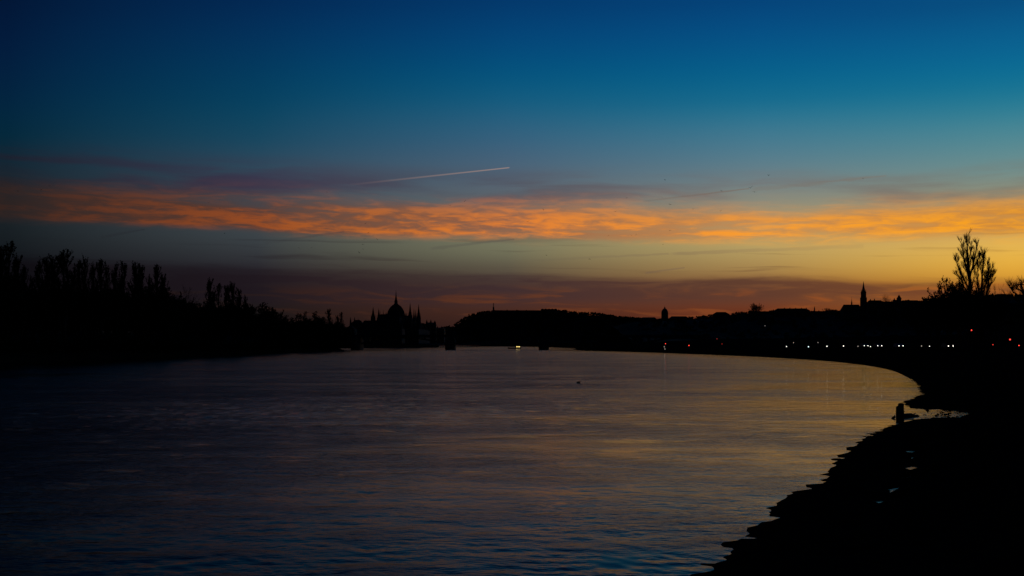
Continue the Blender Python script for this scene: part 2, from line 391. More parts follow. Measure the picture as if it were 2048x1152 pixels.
strip('river_bank', SHORE, 1, ([-14, -3, -.6, 1.2, 2.4, 4, 7.5, 10, 22, 27, 41, 60, 120, 900], [-4, -.7, -.05, .13, .20, .5, 2.0, 2.5, 2.7, 3.1, 3.15, 5, 9, 20]), offs,
      lambda y: .42 if -5 < y < 90 else (1.2 if -20 < y < 200 else 18), 1.0, m_mud, 2)
ISLE = [(-118, -60), (-119, 60), (-117, 160), (-118, 250), (-120, 330), (-119, 430), (-121, 520), (-120, 620), (-122, 720), (-126, 800), (-150, 858), (-215, 875), (-260, 820), (-300, 600), (-330, 300)]
strip('island_bank', ISLE, -1, ([-6, 0, 3, 8, 20, 70], [-2.5, -.1, .9, 2.4, 3.0, 3.1]), [-6, -2, 0, 1, 2, 3, 5, 8, 14, 30, 70], lambda y: 5, .18, m_earth, 5)
EASTQ = [(-900, 500), (-560, 1050), (-330, 1450), (-165, 1800), (-150, 2100), (-190, 2600), (-330, 3300), (-700, 4300)]
strip('east_quay', EASTQ, -1, ([-4, 0, .5, 30, 60, 2500], [-3, -.2, 4, 5, 7, 8]), [-4, 0, .5, 30, 60, 200, 2500], lambda y: 40, .05, m_earth, 7)
g = MB(); n = 48
g.v = [(0, 3000, -4.5)] + [(26000 * math.cos(2 * math.pi * i / n), 3000 + 26000 * math.sin(2 * math.pi * i / n), -4.5) for i in range(n)]
g.f = [(0, 1 + i, 1 + (i + 1) % n) for i in range(n)]
g.build('ground', m_earth, kind='structure')

def hill(name, D, sky_pts, front, back, base, rough, seed, mt):
    xs = np.arange(sky_pts[0][0], sky_pts[-1][0] + .1, 3.0); ys = np.interp(xs, *zip(*sky_pts))
    prof = [(-1, 0), (-.75, .12), (-.5, .36), (-.3, .64), (-.15, .86), (-.06, .96), (0, 1), (.15, .93), (.5, .6), (1, 0)]
    mb = MB(); m = len(prof)
    for x, y in zip(xs, ys):
        for s, h in prof:
            d = D + (front if s < 0 else back) * s
            zt = (HZ - y) / F * D + CH
            X = (x - 1024) / F * D
            z = base + (zt - base) * h + (rough * vnoise(X * .16, d * .16, seed) * .5 if 0 < h < 1 else rough * .35 * vnoise(X * .3, 3, seed))
            mb.v.append((X, d, z))
    for i in range(len(xs) - 1):
        for j in range(m - 1):
            a = i * m + j; mb.f.append((a, a + m, a + m + 1, a + 1))
    return mb.build(name, mt, kind='structure')
GEL = [(850, 672), (872, 661), (888, 659), (906, 655), (918, 647), (932, 638), (948, 631), (966, 627), (985, 625), (1000, 623), (1110, 623), (1130, 625), (1165, 629), (1200, 631), (1240, 637), (1300, 642), (1350, 646), (1450, 655)]
hill('rounded_hill', 4240, GEL, 420, 600, 4, 5, 3, m_wood)
CAS = [(1225, 655), (1262, 643), (1290, 641), (1330, 642), (1385, 638), (1410, 634), (1440, 630.5), (1480, 628), (1500, 625.5), (1550, 624.5), (1622, 626), (1680, 625), (1700, 622), (1740, 609), (1780, 605), (1840, 603), (1880, 598), (1960, 592), (2048, 594), (2250, 600)]
hill('castle_hill', 2650, CAS, 700, 500, 5, 4, 9, m_wood)
hill('distant_ridge', 9000, [(-900, 668), (0, 664), (300, 666), (600, 667), (760, 662), (860, 661), (900, 660), (1000, 664), (1400, 668), (3000, 660)], 900, 900, 4, 10, 1, m_wood)

# road on the lower quay
def lane(path, d0, d1, z, name, mt):
    c = resample(path, lambda y: 12); mb = MB()
    for i, p in enumerate(c):
        t = (c[min(i + 1, len(c) - 1)] - c[max(i - 1, 0)]).normalized(); nn = Vector((t.y, -t.x))
        for d in (d0, d1): q = p + nn * d; mb.v.append((q.x, q.y, z))
    for i in range(len(c) - 1): mb.f.append((2 * i, 2 * i + 1, 2 * i + 3, 2 * i + 2))
    return mb.build(name, mt, kind='structure')
lane(SHORE[15:26], 28, 39, 3.24, 'quay_road', m_asph)

# ------------------------------------------------------------------ trees
def rv(r): return Vector((r.uniform(-1, 1), r.uniform(-1, 1), r.uniform(-1, 1)))
def shoot(mb, p, d, L, r0, r, segs=3, up=.15, n=4, wob=.12):
    pts = [p]; rad = [r0]; d = d.normalized()
    for i in range(segs):
        d = (d + Vector((0, 0, up)) + rv(r) * wob).normalized(); pts.append(pts[-1] + d * (L / segs)); rad.append(r0 * (1 - .85 * (i + 1) / segs))
    mb.tube(pts, rad, n); return pts
def along(pts, t):
    k = min(int(t * (len(pts) - 1)), len(pts) - 2); f = t * (len(pts) - 1) - k
    return pts[k].lerp(pts[k + 1], f), (pts[k + 1] - pts[k]).normalized()
def twigs(mb, pts, n, L, r, spread, rad, leaf=0.0, nleaf=0, up=.25, t0=.25):
    for i in range(n):
        p, d = along(pts, r.uniform(t0, 1)); q = (d + rv(r) * spread + Vector((0, 0, up))).normalized()
        l = L * r.uniform(.45, 1.15); e = p + q * l + rv(r) * l * .1
        mb.tube([p, p.lerp(e, .55) + rv(r) * l * .07, e], [rad, rad * .7, rad * .3], 3)
        for k in range(nleaf): mb.leaf(p.lerp(e, r.uniform(.2, 1)), q + rv(r) * .6, leaf * r.uniform(.6, 1.3), r)
def poplar(seed, H=28, wid=3.2, tops=1, nb=64, leafy=5):
    r = random.Random(seed); tr = MB(); cr = MB()
    lead = []
    for k in range(tops):
        a = r.uniform(0, 6.28); off = 0 if k == 0 else wid * r.uniform(.25, .6)
        h = H if k == 0 else H * r.uniform(.78, .97)
        base = Vector((0, 0, 0)) if k == 0 else Vector((0, 0, H * r.uniform(.06, .22)))
        pts = [base]
        for i in range(1, 8):
            t = i / 7; s = min(1, t * 2.2)
            pts.append(Vector((math.cos(a) * off * s + r.uniform(-.2, .2), math.sin(a) * off * s + r.uniform(-.2, .2), base.z + (h - base.z) * t)))
        r0 = (.42 if k == 0 else .26) * H / 28
        tr.tube(pts, [r0 * (1 - .9 * i / 7) + .02 for i in range(8)], 7); lead.append(pts)
    for k in range(nb):
        pts = lead[k % len(lead)]; t = r.uniform(.12, .93); p, d = along(pts, t); a = r.uniform(0, 6.28)
        out = Vector((math.cos(a), math.sin(a), 0)); L = H * (.10 + .24 * (1 - t)) * r.uniform(.7, 1.2)
        st = (out * r.uniform(.18, .5) * (wid / 3.2) + Vector((0, 0, 1))).normalized()
        bp = shoot(cr, p, st, L, .075 * (1.25 - t), r, 4, .14, 4, .10)
        twigs(cr, bp, 13, 1.9 * (1.15 - .5 * t), r, .36, .032, .38, leafy, .75, .05)
    for pts in lead: twigs(cr, pts, 60, 1.6, r, .4, .03, .34, leafy, .8, .3)
    return tr, cr
def broad(seed, H=18, wid=7, nb=26, leafy=7, bare=False, leaf=.55):
    r = random.Random(seed); tr = MB(); cr = MB()
    tp = [Vector((0, 0, 0))]
    for i in range(1, 5): tp.append(Vector((r.uniform(-.3, .3) * i, r.uniform(-.3, .3) * i, H * .5 * i / 4)))
    tr.tube(tp, [.45 * H / 18 * (1 - .16 * i) for i in range(5)], 7)
    for k in range(nb):
        t = r.uniform(.35, 1); p, d = along(tp, t); a = r.uniform(0, 6.28); out = Vector((math.cos(a), math.sin(a), 0))
        st = out * r.uniform(.3, 1.1) + Vector((0, 0, r.uniform(.35, 1.0)))
        L = (H - p.z) * r.uniform(.62, .95) * (.75 + .25 * wid / 7)
        bp = shoot(tr, p, st, L, .15 * H / 18, r, 4, .10, 5, .16)
        for j in range(6):
            q, dd = along(bp, r.uniform(.3, 1)); sp = shoot(cr, q, dd + rv(r) * .8, L * .32, .05 * H / 18, r, 3, .1, 3, .2)
            twigs(cr, sp, 8, H * .075, r, .9, .024, leaf, 0 if bare else leafy, .15, .15)
    return tr, cr
def treeproto(pair, nm):
    a = pair[0].mesh(nm + '_trunk'); a.materials.append(m_bark); b = pair[1].mesh(nm + '_crown'); b.materials.append(m_leaf); return a, b
POP = [treeproto(poplar(s, 28, wd, tp, nb, lf), 'poplar') for s, wd, tp, nb, lf in ((1, 3.0, 1, 60, 4), (2, 3.4, 2, 70, 4), (3, 3.9, 3, 84, 4), (4, 2.6, 1, 54, 4), (5, 3.6, 2, 74, 3))]
BRO = [treeproto(broad(s, 18, wd, 26, lf), 'broad') for s, wd, lf in ((11, 7, 6), (12, 8.5, 6), (13, 6, 7))]
BARE = [treeproto(broad(s, 18, 7, 24, 0, True), 'bare') for s in (21, 22)]
def bush_mesh(seed, H=4, wid=3):
    r = random.Random(seed); tr = MB(); cr = MB()
    for k in range(16):
        a = r.uniform(0, 6.28); o = Vector((math.cos(a), math.sin(a), 0)); sp = shoot(tr, o * r.uniform(0, .6), o * r.uniform(.2, 1.1) + Vector((0, 0, 1)), H * r.uniform(.6, 1), .05, r, 4, .02, 4, .2)
        twigs(cr, sp, 18, H * .24, r, .9, .02, .3, 5, .1, .05)
    return tr, cr
BUS = [treeproto(bush_mesh(s), 'bush') for s in (31, 32, 33)]
def plant(name, proto, loc, sx, sz, rz, label, cat, group=None):
    e = empty(name, loc, rz, label=label, cat=cat, group=group); e.scale = (sx, sx, sz)
    for nm, me in zip(('stems' if name == 'riverside_bush' else 'trunk', 'crown'), proto):
        o = bpy.data.objects.new(nm, me); col.objects.link(o); o.parent = e
    return e
rr = random.Random(8)
# poplars on the island: (x, top row, variant, width factor, inland offset, own label)
pops = [(-28, 520, 1, 1, 0), (-8, 508, 0, 1, 4), (2, 505, 3, 1, 0), (17, 493, 1, 1.0, 2), (36, 517, 0, 1, 0), (49, 543, 3, .9, 6), (66, 560, 4, 1, 10), (80, 527, 0, .95, 2), (93, 526, 3, 1, 6), (105, 534, 4, .8, 4), (128, 508, 2, 1.15, 2),
        (146, 548, 0, .9, 9), (159, 531, 3, .9, 3), (170, 522, 4, .75, 1), (188, 533, 0, .85, 5), (202, 529, 3, 1, 2), (215, 538, 4, .7, 8), (232, 533, 0, .9, 3), (248, 532, 1, .9, 4), (270, 531, 0, 1, 1), (283, 536, 1, .95, 4),
        (300, 558, 4, .8, 8), (314, 539, 3, 1, 2), (327, 553, 0, .95, 5), (421, 562, 0, .95, 3), (437, 573, 1, .85, 5), (452, 578, 3, .8, 7), (465, 570, 2, .8, 2), (479, 583, 1, .85, 4), (490, 596, 4, .8, 5), (503, 612, 0, .8, 6),
        (545, 619, 3, 1.1, 4), (658, 622, 3, 1.3, 6), (674, 633, 0, 1.1, 5), (683, 628, 3, .9, 8)]
own = {128: 'broadest round-headed poplar towering over the island tree row', 17: 'tallest pointed poplar at the upstream end of the island tree row', 545: 'lone narrow poplar between two low stretches of island trees',
       658: 'rounded columnar poplar near the island tip beside the bridge', 421: 'slender pointed poplar leading the second poplar clump on the island', 465: 'wide forked poplar in the middle of the second poplar clump'}
for x, y, v, wf, off in pops:
    X0 = -132 - off; D = X0 * F / (x - 1024); H = (HZ - y) / F * D + CH - 2.9
    lab = own.get(x)
    if not lab:
        lab = ('slim dark poplar in the long row along the island bank' if x < 340 else 'slim dark poplar in the second island clump of poplars' if x < 520 else 'small poplar at the island tip near the bridge')
    grp = 'poplars in the long island row' if x < 340 else 'poplars in the second island clump' if x < 520 else 'poplars at the island tip'
    plant('poplar_tree', POP[v], (X0, D, 2.8), H / 28 * wf * 1.42, H / 28, rr.uniform(0, 6.28), lab, 'tree', grp)
def understory(x): return np.interp(x, [-60, 60, 110, 200, 300, 340, 360, 395, 440, 500, 530, 570, 600, 640, 690], [545, 563, 566, 570, 578, 590, 600, 604, 596, 606, 628, 636, 636, 638, 644])
x = -60
while x < 690:
    for row in (0, 1):
        X0 = (-139 - rr.uniform(0, 5)) if row == 0 else (-150 - rr.uniform(0, 14))
        xx = x + rr.uniform(-6, 6); D = X0 * F / (xx - 1024)
        H = ((HZ - understory(xx)) / F * D + CH - 2.9) * rr.uniform(.82, 1.06) * (1.0 if row else .88)
        plant('broadleaf_tree', BRO[rr.randrange(3)], (X0, D, 2.8), H / 18 * (1.0 + .25 * (x > 380)), H / 18, rr.uniform(0, 6.28), 'dark leafy tree filling the wood below the island poplars', 'tree', 'leafy trees in the island wood')
    x += 21 if x < 340 else 17
for x, y, k in ((350, 578, 0), (392, 598, 1), (338, 585, 1), (402, 603, 0), (512, 622, 0)):
    X0 = -131; D = X0 * F / (x - 1024); H = (HZ - y) / F * D + CH - 2.9
    plant('bare_tree', BARE[k], (X0, D, 2.8), H / 18 * .8, H / 18, rr.uniform(0, 6.28), {350: 'bare spreading tree at the end of the long island poplar row', 392: 'bare fan-shaped tree before the second poplar clump'}.get(x, 'small bare tree at the edge of the island wood'), 'tree', 'bare trees on the island')
for x, y, k in ((606, 634, 0), (622, 627, 1), (638, 632, 2)):
    X0 = -134; D = X0 * F / (x - 1024); H = (HZ - y) / F * D + CH - 2.9
    plant('broadleaf_tree', BRO[k], (X0, D, 2.8), H / 18 * .9, H / 18, rr.uniform(0, 6.28), 'round-crowned tree in the dome-shaped clump near the island tip', 'tree', 'round trees near the island tip')
x = -40
while x < 700:
    X0 = -124.5 - rr.uniform(0, 4); D = X0 * F / (x - 1024); s = rr.uniform(1.1, 1.9)
    plant('riverside_bush', BUS[rr.randrange(3)], (X0, D, 1.6), s * 1.15, s, rr.uniform(0, 6.28), 'dark bush overhanging the river along the island bank', 'bush', 'bushes along the island bank')
    x += max(9, 3.6 * F / D * 1.0)

# tall bare poplars on the right bank, branch by branch
def leader_tree(name, D, base_px, leaders, seed, label, nb, twig_n, L0, group=None, trunk_r=.55, spread=.42, leafn=0, subs=5):
    r = random.Random(seed); b = PX(base_px[0], HZ, D); b.z = 4.0; e = empty(name, b, label=label, cat='tree', group=group); tr = MB(); cr = MB()
    for li, (pts, r0, nbr, reach) in enumerate(leaders):
        P = []
        for x, y, dz_ in pts: q = PX(x, y, D + dz_); P.append(q - b)
        # refine
        Q = [P[0]]
        for i in range(len(P) - 1):
            for k in (1, 2, 3): Q.append(P[i].lerp(P[i + 1], k / 3) + rv(r) * .10)
        n = len(Q); tr.tube(Q, [r0 * (1 - .88 * i / (n - 1)) + .012 for i in range(n)], 7)
        for k in range(nbr):
            t = r.uniform(.12, .97); p, d = along(Q, t); a = r.uniform(0, 6.28); out = Vector((math.cos(a), math.sin(a) * .9, 0))
            L = reach * (1.05 - .6 * t) * r.uniform(.5, 1.15)
            bp = shoot(cr, p, d * .7 + out * r.uniform(.35, .8) * spread * 2, L, .075 * (1.3 - t), r, 4, .20, 4, .13)
            for j in range(subs):
                q, dd = along(bp, r.uniform(.2, .9)); sp = shoot(cr, q, dd + rv(r) * .55 + Vector((0, 0, .25)), L * .42, .036, r, 3, .15, 3, .16)
                twigs(cr, sp, twig_n, .95, r, .5, .022, .2, leafn, .4, .1)
            twigs(cr, bp, twig_n + 3, 1.0, r, .5, .024, .2, leafn, .4, .05)
        twigs(cr, Q, 22, .9, r, .7, .02, .16, leafn, .4, .5)
    tr.build('trunk', m_bark, e); cr.build('crown', m_twig, e); return e
leader_tree('poplar_tree', 290, (1942, 0), [
    ([(1942, 690, 0), (1941, 590, 0), (1939, 553, 0), (1936, 520, 0), (1934, 495, .5), (1933, 474, .5)], .62, 30, 4.2),
    ([(1939, 556, 0), (1931, 530, -1), (1926, 505, -1.5), (1922, 482, -1.5)], .30, 20, 3.2),
    ([(1939, 556, 0), (1946, 530, 1), (1951, 508, 1.5), (1953, 482, 2)], .28, 20, 3.0),
    ([(1940, 580, 0), (1928, 560, 1), (1917, 535, 1.5), (1909, 514, 2)], .24, 20, 3.4),
    ([(1941, 610, 0), (1932, 580, -2), (1922, 560, -3), (1913, 545, -3)], .22, 14, 3.0),
    ([(1937, 535, 0), (1940, 510, -1.5), (1942, 490, -2)], .18, 12, 2.4),
    ([(1945, 540, 0), (1956, 520, 0), (1963, 505, 0)], .16, 10, 2.0)], 3, 'tall bare poplar with several upright tops on the right bank', 0, 6, 4, leafn=0)
leader_tree('poplar_tree', 296, (1962, 0), [
    ([(1962, 690, 0), (1962, 600, 0), (1964, 560, 0), (1966, 530, 0), (1967, 506, 0)], .45, 34, 4.4),
    ([(1962, 610, 0), (1956, 580, 1), (1954, 550, 1), (1956, 526, 1)], .22, 20, 3.2),
    ([(1963, 600, 0), (1971, 570, -1), (1976, 540, -1), (1977, 514, -1)], .24, 24, 3.4),
    ([(1963, 615, 0), (1975, 585, 1), (1983, 562, 1), (1987, 548, 1)], .22, 22, 3.2),
    ([(1963, 620, 0), (1972, 590, -2), (1979, 560, -2), (1983, 535, -2)], .2, 20, 3.0)], 5, 'shorter oval bare poplar grown against the tall poplar', 0, 7, 4, leafn=0)
e = leader_tree('bare_tree', 150, (2062, 0), [
    ([(2062, 690, 0), (2060, 620, 0), (2050, 590, 0), (2040, 580, .5), (2030, 576, .8)], .30, 16, 1.5),
    ([(2056, 602, 0), (2042, 596, 0), (2028, 585, 0), (2020, 575, 0), (2015, 568, 0)], .15, 14, 1.2),
    ([(2052, 592, 0), (2047, 580, -1), (2044, 572, -1), (2045, 565, -1)], .14, 10, 1.2),
    ([(2060, 610, 0), (2072, 585, 0), (2080, 570, 0)], .2, 12, 1.6), ([(2060, 615, 0), (2040, 606, 1), (2026, 596, 1), (2016, 588, 1)], .12, 14, 1.5)], 9, 'bare spreading tree beside the unlit street lamp', 0, 2, 3, spread=.5, subs=1)
def rtree(name, proto, x, ytop, D, z0, wf, label, cat='tree', group=None):
    H = (HZ - ytop) / F * D + CH - z0
    return plant(name, proto, ((x - 1024) / F * D, D, z0), H / 18 * wf if proto not in BUS else H / 4 * wf, H / 18 if proto not in BUS else H / 4, rr.uniform(0, 6.28), label, cat, group)
LB = treeproto(broad(51, 18, 8, 34, 9, False, .42), 'leafy')
rtree('broadleaf_tree', LB, 1903, 564, 276, 4, .72, 'leafy round tree at the foot of the tall bare poplar')
rtree('broadleaf_tree', LB, 1921, 566, 282, 4, .7, 'leafy tree half hidden behind the round tree under the poplar')
for x, y, D in ((1878, 590, 300), (1893, 588, 292), (1936, 580, 285), (1952, 582, 282), (1968, 584, 288), (1982, 588, 284), (1916, 584, 284)):
    rtree('broadleaf_tree', BRO[x % 3], x, y, D, 4, .85, 'low dense tree in the dark thicket below the bare poplars', group='thicket trees below the bare poplars')
rtree('bare_tree', BARE[0], 1993, 573, 300, 4, .55, 'twiggy bare shrub right beside the oval poplar')
for x, y, D in ((1848, 602, 420), (1862, 598, 400), (1835, 605, 440), (1876, 596, 360)):
    rtree('broadleaf_tree', BRO[x % 3], x, y, D, 4, .9, 'low tree stepping down from the thicket towards the church hill', group='trees between thicket and church hill')
# ridge trees on the castle hill
rtree('broadleaf_tree', LB, 1512, 608, 2600, 72, 1.05, 'single round tree standing up from the hill ridge')
rtree('broadleaf_tree', BRO[1], 1656, 617, 2600, 76, 1.3, 'flat-topped tree on the ridge between long roof and church')
rtree('broadleaf_tree', BRO[0], 1664, 618, 2600, 76, 1.3, 'low tree touching the flat-topped tree on the ridge')
rtree('bare_tree', BARE[1], 1772, 588, 2560, 92, .7, 'small bare tree on the hill behind the church tower')
rtree('broadleaf_tree', BRO[2], 1476, 623, 2600, 72, 1.2, 'small round tree near the mansard roof on the ridge')

# woods on the hills: far too many to count
def wood(name, spots, label, seed, size):
    r = random.Random(seed); mb = MB()
    for X, Y, Z in spots:
        s = size * r.uniform(.6, 1.25); c = Vector((X, Y, Z + s * .35))
        for k in range(16):
            d = rv(r); d.z = abs(d.z) * 1.1; p = c + d * s * .6; q = rv(r).normalized()
            mb.leaf(p - q * s * .3, q, s * r.uniform(.5, .9), r)
        mb.tube([(X, Y, Z - 3), (X, Y, Z + s * .6)], [s * .05, s * .02], 4)
    mb.build(name, m_leaf, label=label, cat='wood', kind='stuff')
sp = []; q = random.Random(77)
for i in range(900):
    x = q.uniform(885, 1330); y = np.interp(x, *zip(*GEL)); s = -q.random() ** 2.5 * .8; D = 4240
    h = np.interp(s, [-1, -.75, -.5, -.3, -.15, -.06, 0], [0, .12, .36, .64, .86, .96, 1])
    if 992 < x < 1112 and s > -.05: continue
    sp.append(((x - 1024) / F * D, D + 420 * s, 4 + ((HZ - y) / F * D) * h - 2))
wood('wood', sp, 'woods covering the slopes of the rounded hill below the fortress', 5, 10)
sp = []
for i in range(1100):
    x = q.uniform(1262, 2060); y = np.interp(x, *zip(*CAS)); s = -q.random() ** 2 * .8; D = 2650
    h = np.interp(s, [-1, -.75, -.5, -.3, -.15, -.06, 0], [0, .12, .36, .64, .86, .96, 1])
    sp.append(((x - 1024) / F * D, D + 700 * s, 5 + ((HZ - y) / F * D) * h - 4))
wood('wood', sp, 'woods covering the long castle ridge above the right bank', 6, 7)

# ------------------------------------------------------------------ parliament
def cone_prof(r, z0, z1): return [(r, z0), (r * .55, z0 + (z1 - z0) * .42), (r * .22, z0 + (z1 - z0) * .78), (.05, z1)]
def parliament():
    D = 1970; c = PX(792, HZ, D); c.z = 7
    rz = R(90) - R(6.1)                         # local x runs down the long side, away from the camera
    e = empty('parliament_building', c, rz, label='domed parliament building with many spires on the far bank', cat='building')
    b = MB().box((0, 0, 11), (262, 52, 22)).box((0, 0, 13), (92, 104, 26)).box((-118, 0, 12.5), (30, 78, 25)).box((118, 0, 12.5), (30, 78, 25)); b.build('wall', m_stone, e)
    rf = MB().gable((0, 0, 22.02), (262, 50, 15), 0, 9).gable((0, 0, 26.02), (100, 56, 17), R(90), 5).gable((-118, 0, 25.02), (76, 28, 15), R(90), 7).gable((118, 0, 25.02), (76, 28, 15), R(90), 7)
    roof = rf.build('roof', m_slate, e)
    for sx in (-50, 50):
        cb = MB().box((sx, 0, 34), (26, 40, 24)).build('chamber_block', m_stone, e); MB().gable((sx, 0, 46.02), (40, 27, 7), R(90), 3).build('chamber_roof', m_slate, cb)
    MB().lathe((0, 0, 24), [(19.5, 0), (19.5, 20), (17.2, 20.5), (17.2, 25)], 16).build('drum', m_stone, e)
    dome = MB().lathe((0, 0, 49), [(16.6, 0), (16.3, 5), (15, 10), (12.6, 15), (9.2, 19.5), (5.4, 22.6), (4.2, 23.4)], 16).build('dome', m_slate, e, smooth=True)
    for i in range(16):
        a = 2 * math.pi * i / 16; MB().tube([(math.cos(a) * r_, math.sin(a) * r_, z) for r_, z in ((16.8, 49), (16.5, 54), (15.2, 59), (12.8, 64), (9.4, 68.5), (5.6, 71.6))], [.45] * 6, 4).build('rib', m_stone, dome)
    ln = MB().lathe((0, 0, 72.2), [(4.6, 0), (4.6, 1.2), (3.2, 1.5), (3.0, 6.5), (3.4, 7), (2.2, 8.2), (1.1, 16), (.5, 22), (.22, 27)], 8).build('lantern', m_stone, e)
    for i in range(16):
        a = 2 * math.pi * (i + .5) / 16; MB().box((math.cos(a) * 19.2, math.sin(a) * 19.2, 44), (2, 2, 10), a).lathe((math.cos(a) * 19.2, math.sin(a) * 19.2, 49), cone_prof(1.1, 0, 9), 6).build('buttress', m_stone, e)
    def tower(a, bb, r, h0, h1, nm='tower'):
        t = MB().box((a, bb, h0 / 2), (r * 2, r * 2, h0)).build(nm, m_stone, e)
        s = MB().lathe((a, bb, h0), cone_prof(r * .98, 0, h1 - h0), 8).build('spire', m_slate, t)
        k = MB()
        for sx in (-1, 1):
            for sy in (-1, 1): k.lathe((a + sx * r * .8, bb + sy * r * .8, h0 + .01), cone_prof(r * .24, 0, (h1 - h0) * .42), 5)
        k.build('pinnacle_cluster', m_stone, t)
    # local y axis points to the viewer's left
    for a, bb, r, h0, h1 in ((-26, -32, 3.6, 46, 75.5), (42, -34.5, 3.6, 46, 75.5), (-43, 33, 3.6, 46, 67.5), (26, 39, 3.1, 44, 67), (-18, -37.5, 2.1, 44, 65), (36, -30, 2.0, 44, 65)): tower(a, bb, r, h0, h1)
    for a, bb, h in ((-40, 21, 62), (-20, 19.5, 63), (-12, 15, 58), (12, 16, 60), (-60, -19, 57)):
        MB().box((a, bb, 25), (2, 2, 50)).lathe((a, bb, 50), cone_prof(1.1, 0, h - 50), 5).build('pinnacle', m_stone, e)
    for sx in (-1, 1):
        for yy_ in (-38, -13, 13, 38): MB().box((sx * 132, yy_, 16), (3, 3, 32)).lathe((sx * 132, yy_, 32), cone_prof(1.8, 0, 12), 6).build('corner_turret', m_stone, e)
    for i in range(17):
        for sy in (-1, 1):
            a = -104 + 13 * i
            if abs(a) < 50: continue
            MB().box((a, sy * 26.6, 12), (1.2, 1.6, 24)).lathe((a, sy * 26.6, 24), cone_prof(.7, 0, 7), 5).build('wall_pinnacle', m_stone, e)
parliament()
def palace(x0, x1, yroof, D, label, turrets, depth=40, roofh=9, z0=7, rfm=None, cat='building', name='riverside_palace', flat=False, chim=()):
    a = PX(x0, yroof, D); b = PX(x1, yroof, D); w_ = b.x - a.x; H = a.z - z0 - roofh
    e = empty(name, ((a.x + b.x) / 2, D, z0), 0, label=label, cat=cat)
    MB().box((0, 0, H / 2), (w_ * .96, depth, H)).build('wall', m_plaster, e)
    MB().box((0, 0, H + .35), (w_, depth + 1.4, .7)).build('cornice', m_stone, e)
    MB().gable((0, 0, H + .72), (w_ * .98, depth, roofh - .7), 0, roofh * (.3 if flat else .9)).build('roof', rfm or m_roof, e)
    nf = max(2, int(H / 4.5)); nw = max(3, int(w_ / 6)); wm = MB().box((0, 0, 0), (1.4, .3, 2.2)).mesh('window'); wm.materials.append(m_glassd)
    if w_ * nf < 900 and D < 2200:
        for f_ in range(nf):
            for k in range(nw):
                o = bpy.data.objects.new('window', wm); col.objects.link(o); o.parent = e; o.location = (-w_ * .44 + w_ * .88 * k / (nw - 1), -depth / 2 - .08, 2.6 + f_ * (H - 2) / nf)
    for x, y, r in turrets:
        p = PX(x, y, D); X = p.x - e.location.x; h = p.z - z0; hb = H + (h - H) * .45
        t = MB().box((X, -depth / 2 + r + .3, hb / 2), (r * 2, r * 2, hb)).build('turret', m_stone, e)
        MB().lathe((X, -depth / 2 + r + .3, hb), cone_prof(r * 1.1, 0, h - hb), 6).build('turret_roof', m_slate, t)
    for x, y in chim:
        p = PX(x, y, D); MB().box((p.x - e.location.x, 0, (p.z - z0 + H) / 2), (2.2, 1.6, p.z - z0 - H)).build('chimney', m_plaster, e)
    return e
palace(702, 728, 640, 2080, 'low palace with two pointed turrets left of the parliament', [(704, 634, 1.4), (712, 634, 1.4), (725, 641, 1.6)])
palace(724, 746, 645, 2160, 'plain roofed block between turreted palace and parliament', [(734, 639, 1.5), (740, 640, 1.3)])
palace(691, 712, 651, 2010, 'low hipped house at the end of the far bank row', [])
palace(838, 852, 646, 2250, 'narrow house just right of the parliament spires', [])
palace(850, 872, 645, 2200, 'palace with three square turrets right of the parliament', [(855, 639, 1.8), (863, 639, 1.8), (871, 641, 2.2)], roofh=5)
palace(870, 890, 655, 2300, 'low far house between palace and the rounded hill', [(876, 652, 1.3), (884, 652, 1.3)], roofh=4)
for i, (x0, x1, yr) in enumerate(((640, 668, 660), (666, 694, 656), (600, 642, 662))): palace(x0, x1, yr, 1900, ['brown hipped house behind the island tip', 'taller hipped house behind the island tip', 'long low house behind the island trees'][i], [])

# ------------------------------------------------------------------ fortress and statue on the rounded hill
def fortress():
    D = 4230; a = PX(992, 621, D); b = PX(1112, 621, D); e = empty('hilltop_fortress', ((a.x + b.x) / 2, D, a.z - 14), label='long low fortress wall along the flat hilltop', cat='fortress'); w_ = b.x - a.x
    MB().box((0, 0, 6), (w_, 40, 15)).build('wall', m_stone, e); MB().box((0, 0, 13.9), (w_ + 1.5, 41, .8)).build('parapet', m_stone, e)
    p = PX(1098, 618, D); MB().box((p.x - e.location.x, 0, 16), (64, 30, 7)).build('rampart_block', m_stone, e)
    for k in range(5): MB().box((p.x - e.location.x - 26 + 13 * k, 0, 20), (5, 28, 1.6)).build('merlon', m_stone, e)
    for s in (-1, 1): MB().lathe((s * w_ / 2, -12, -2), [(16, 0), (15, 15), (15.6, 15.4), (15.6, 16.4)], 14).build('bastion', m_stone, e)
fortress()
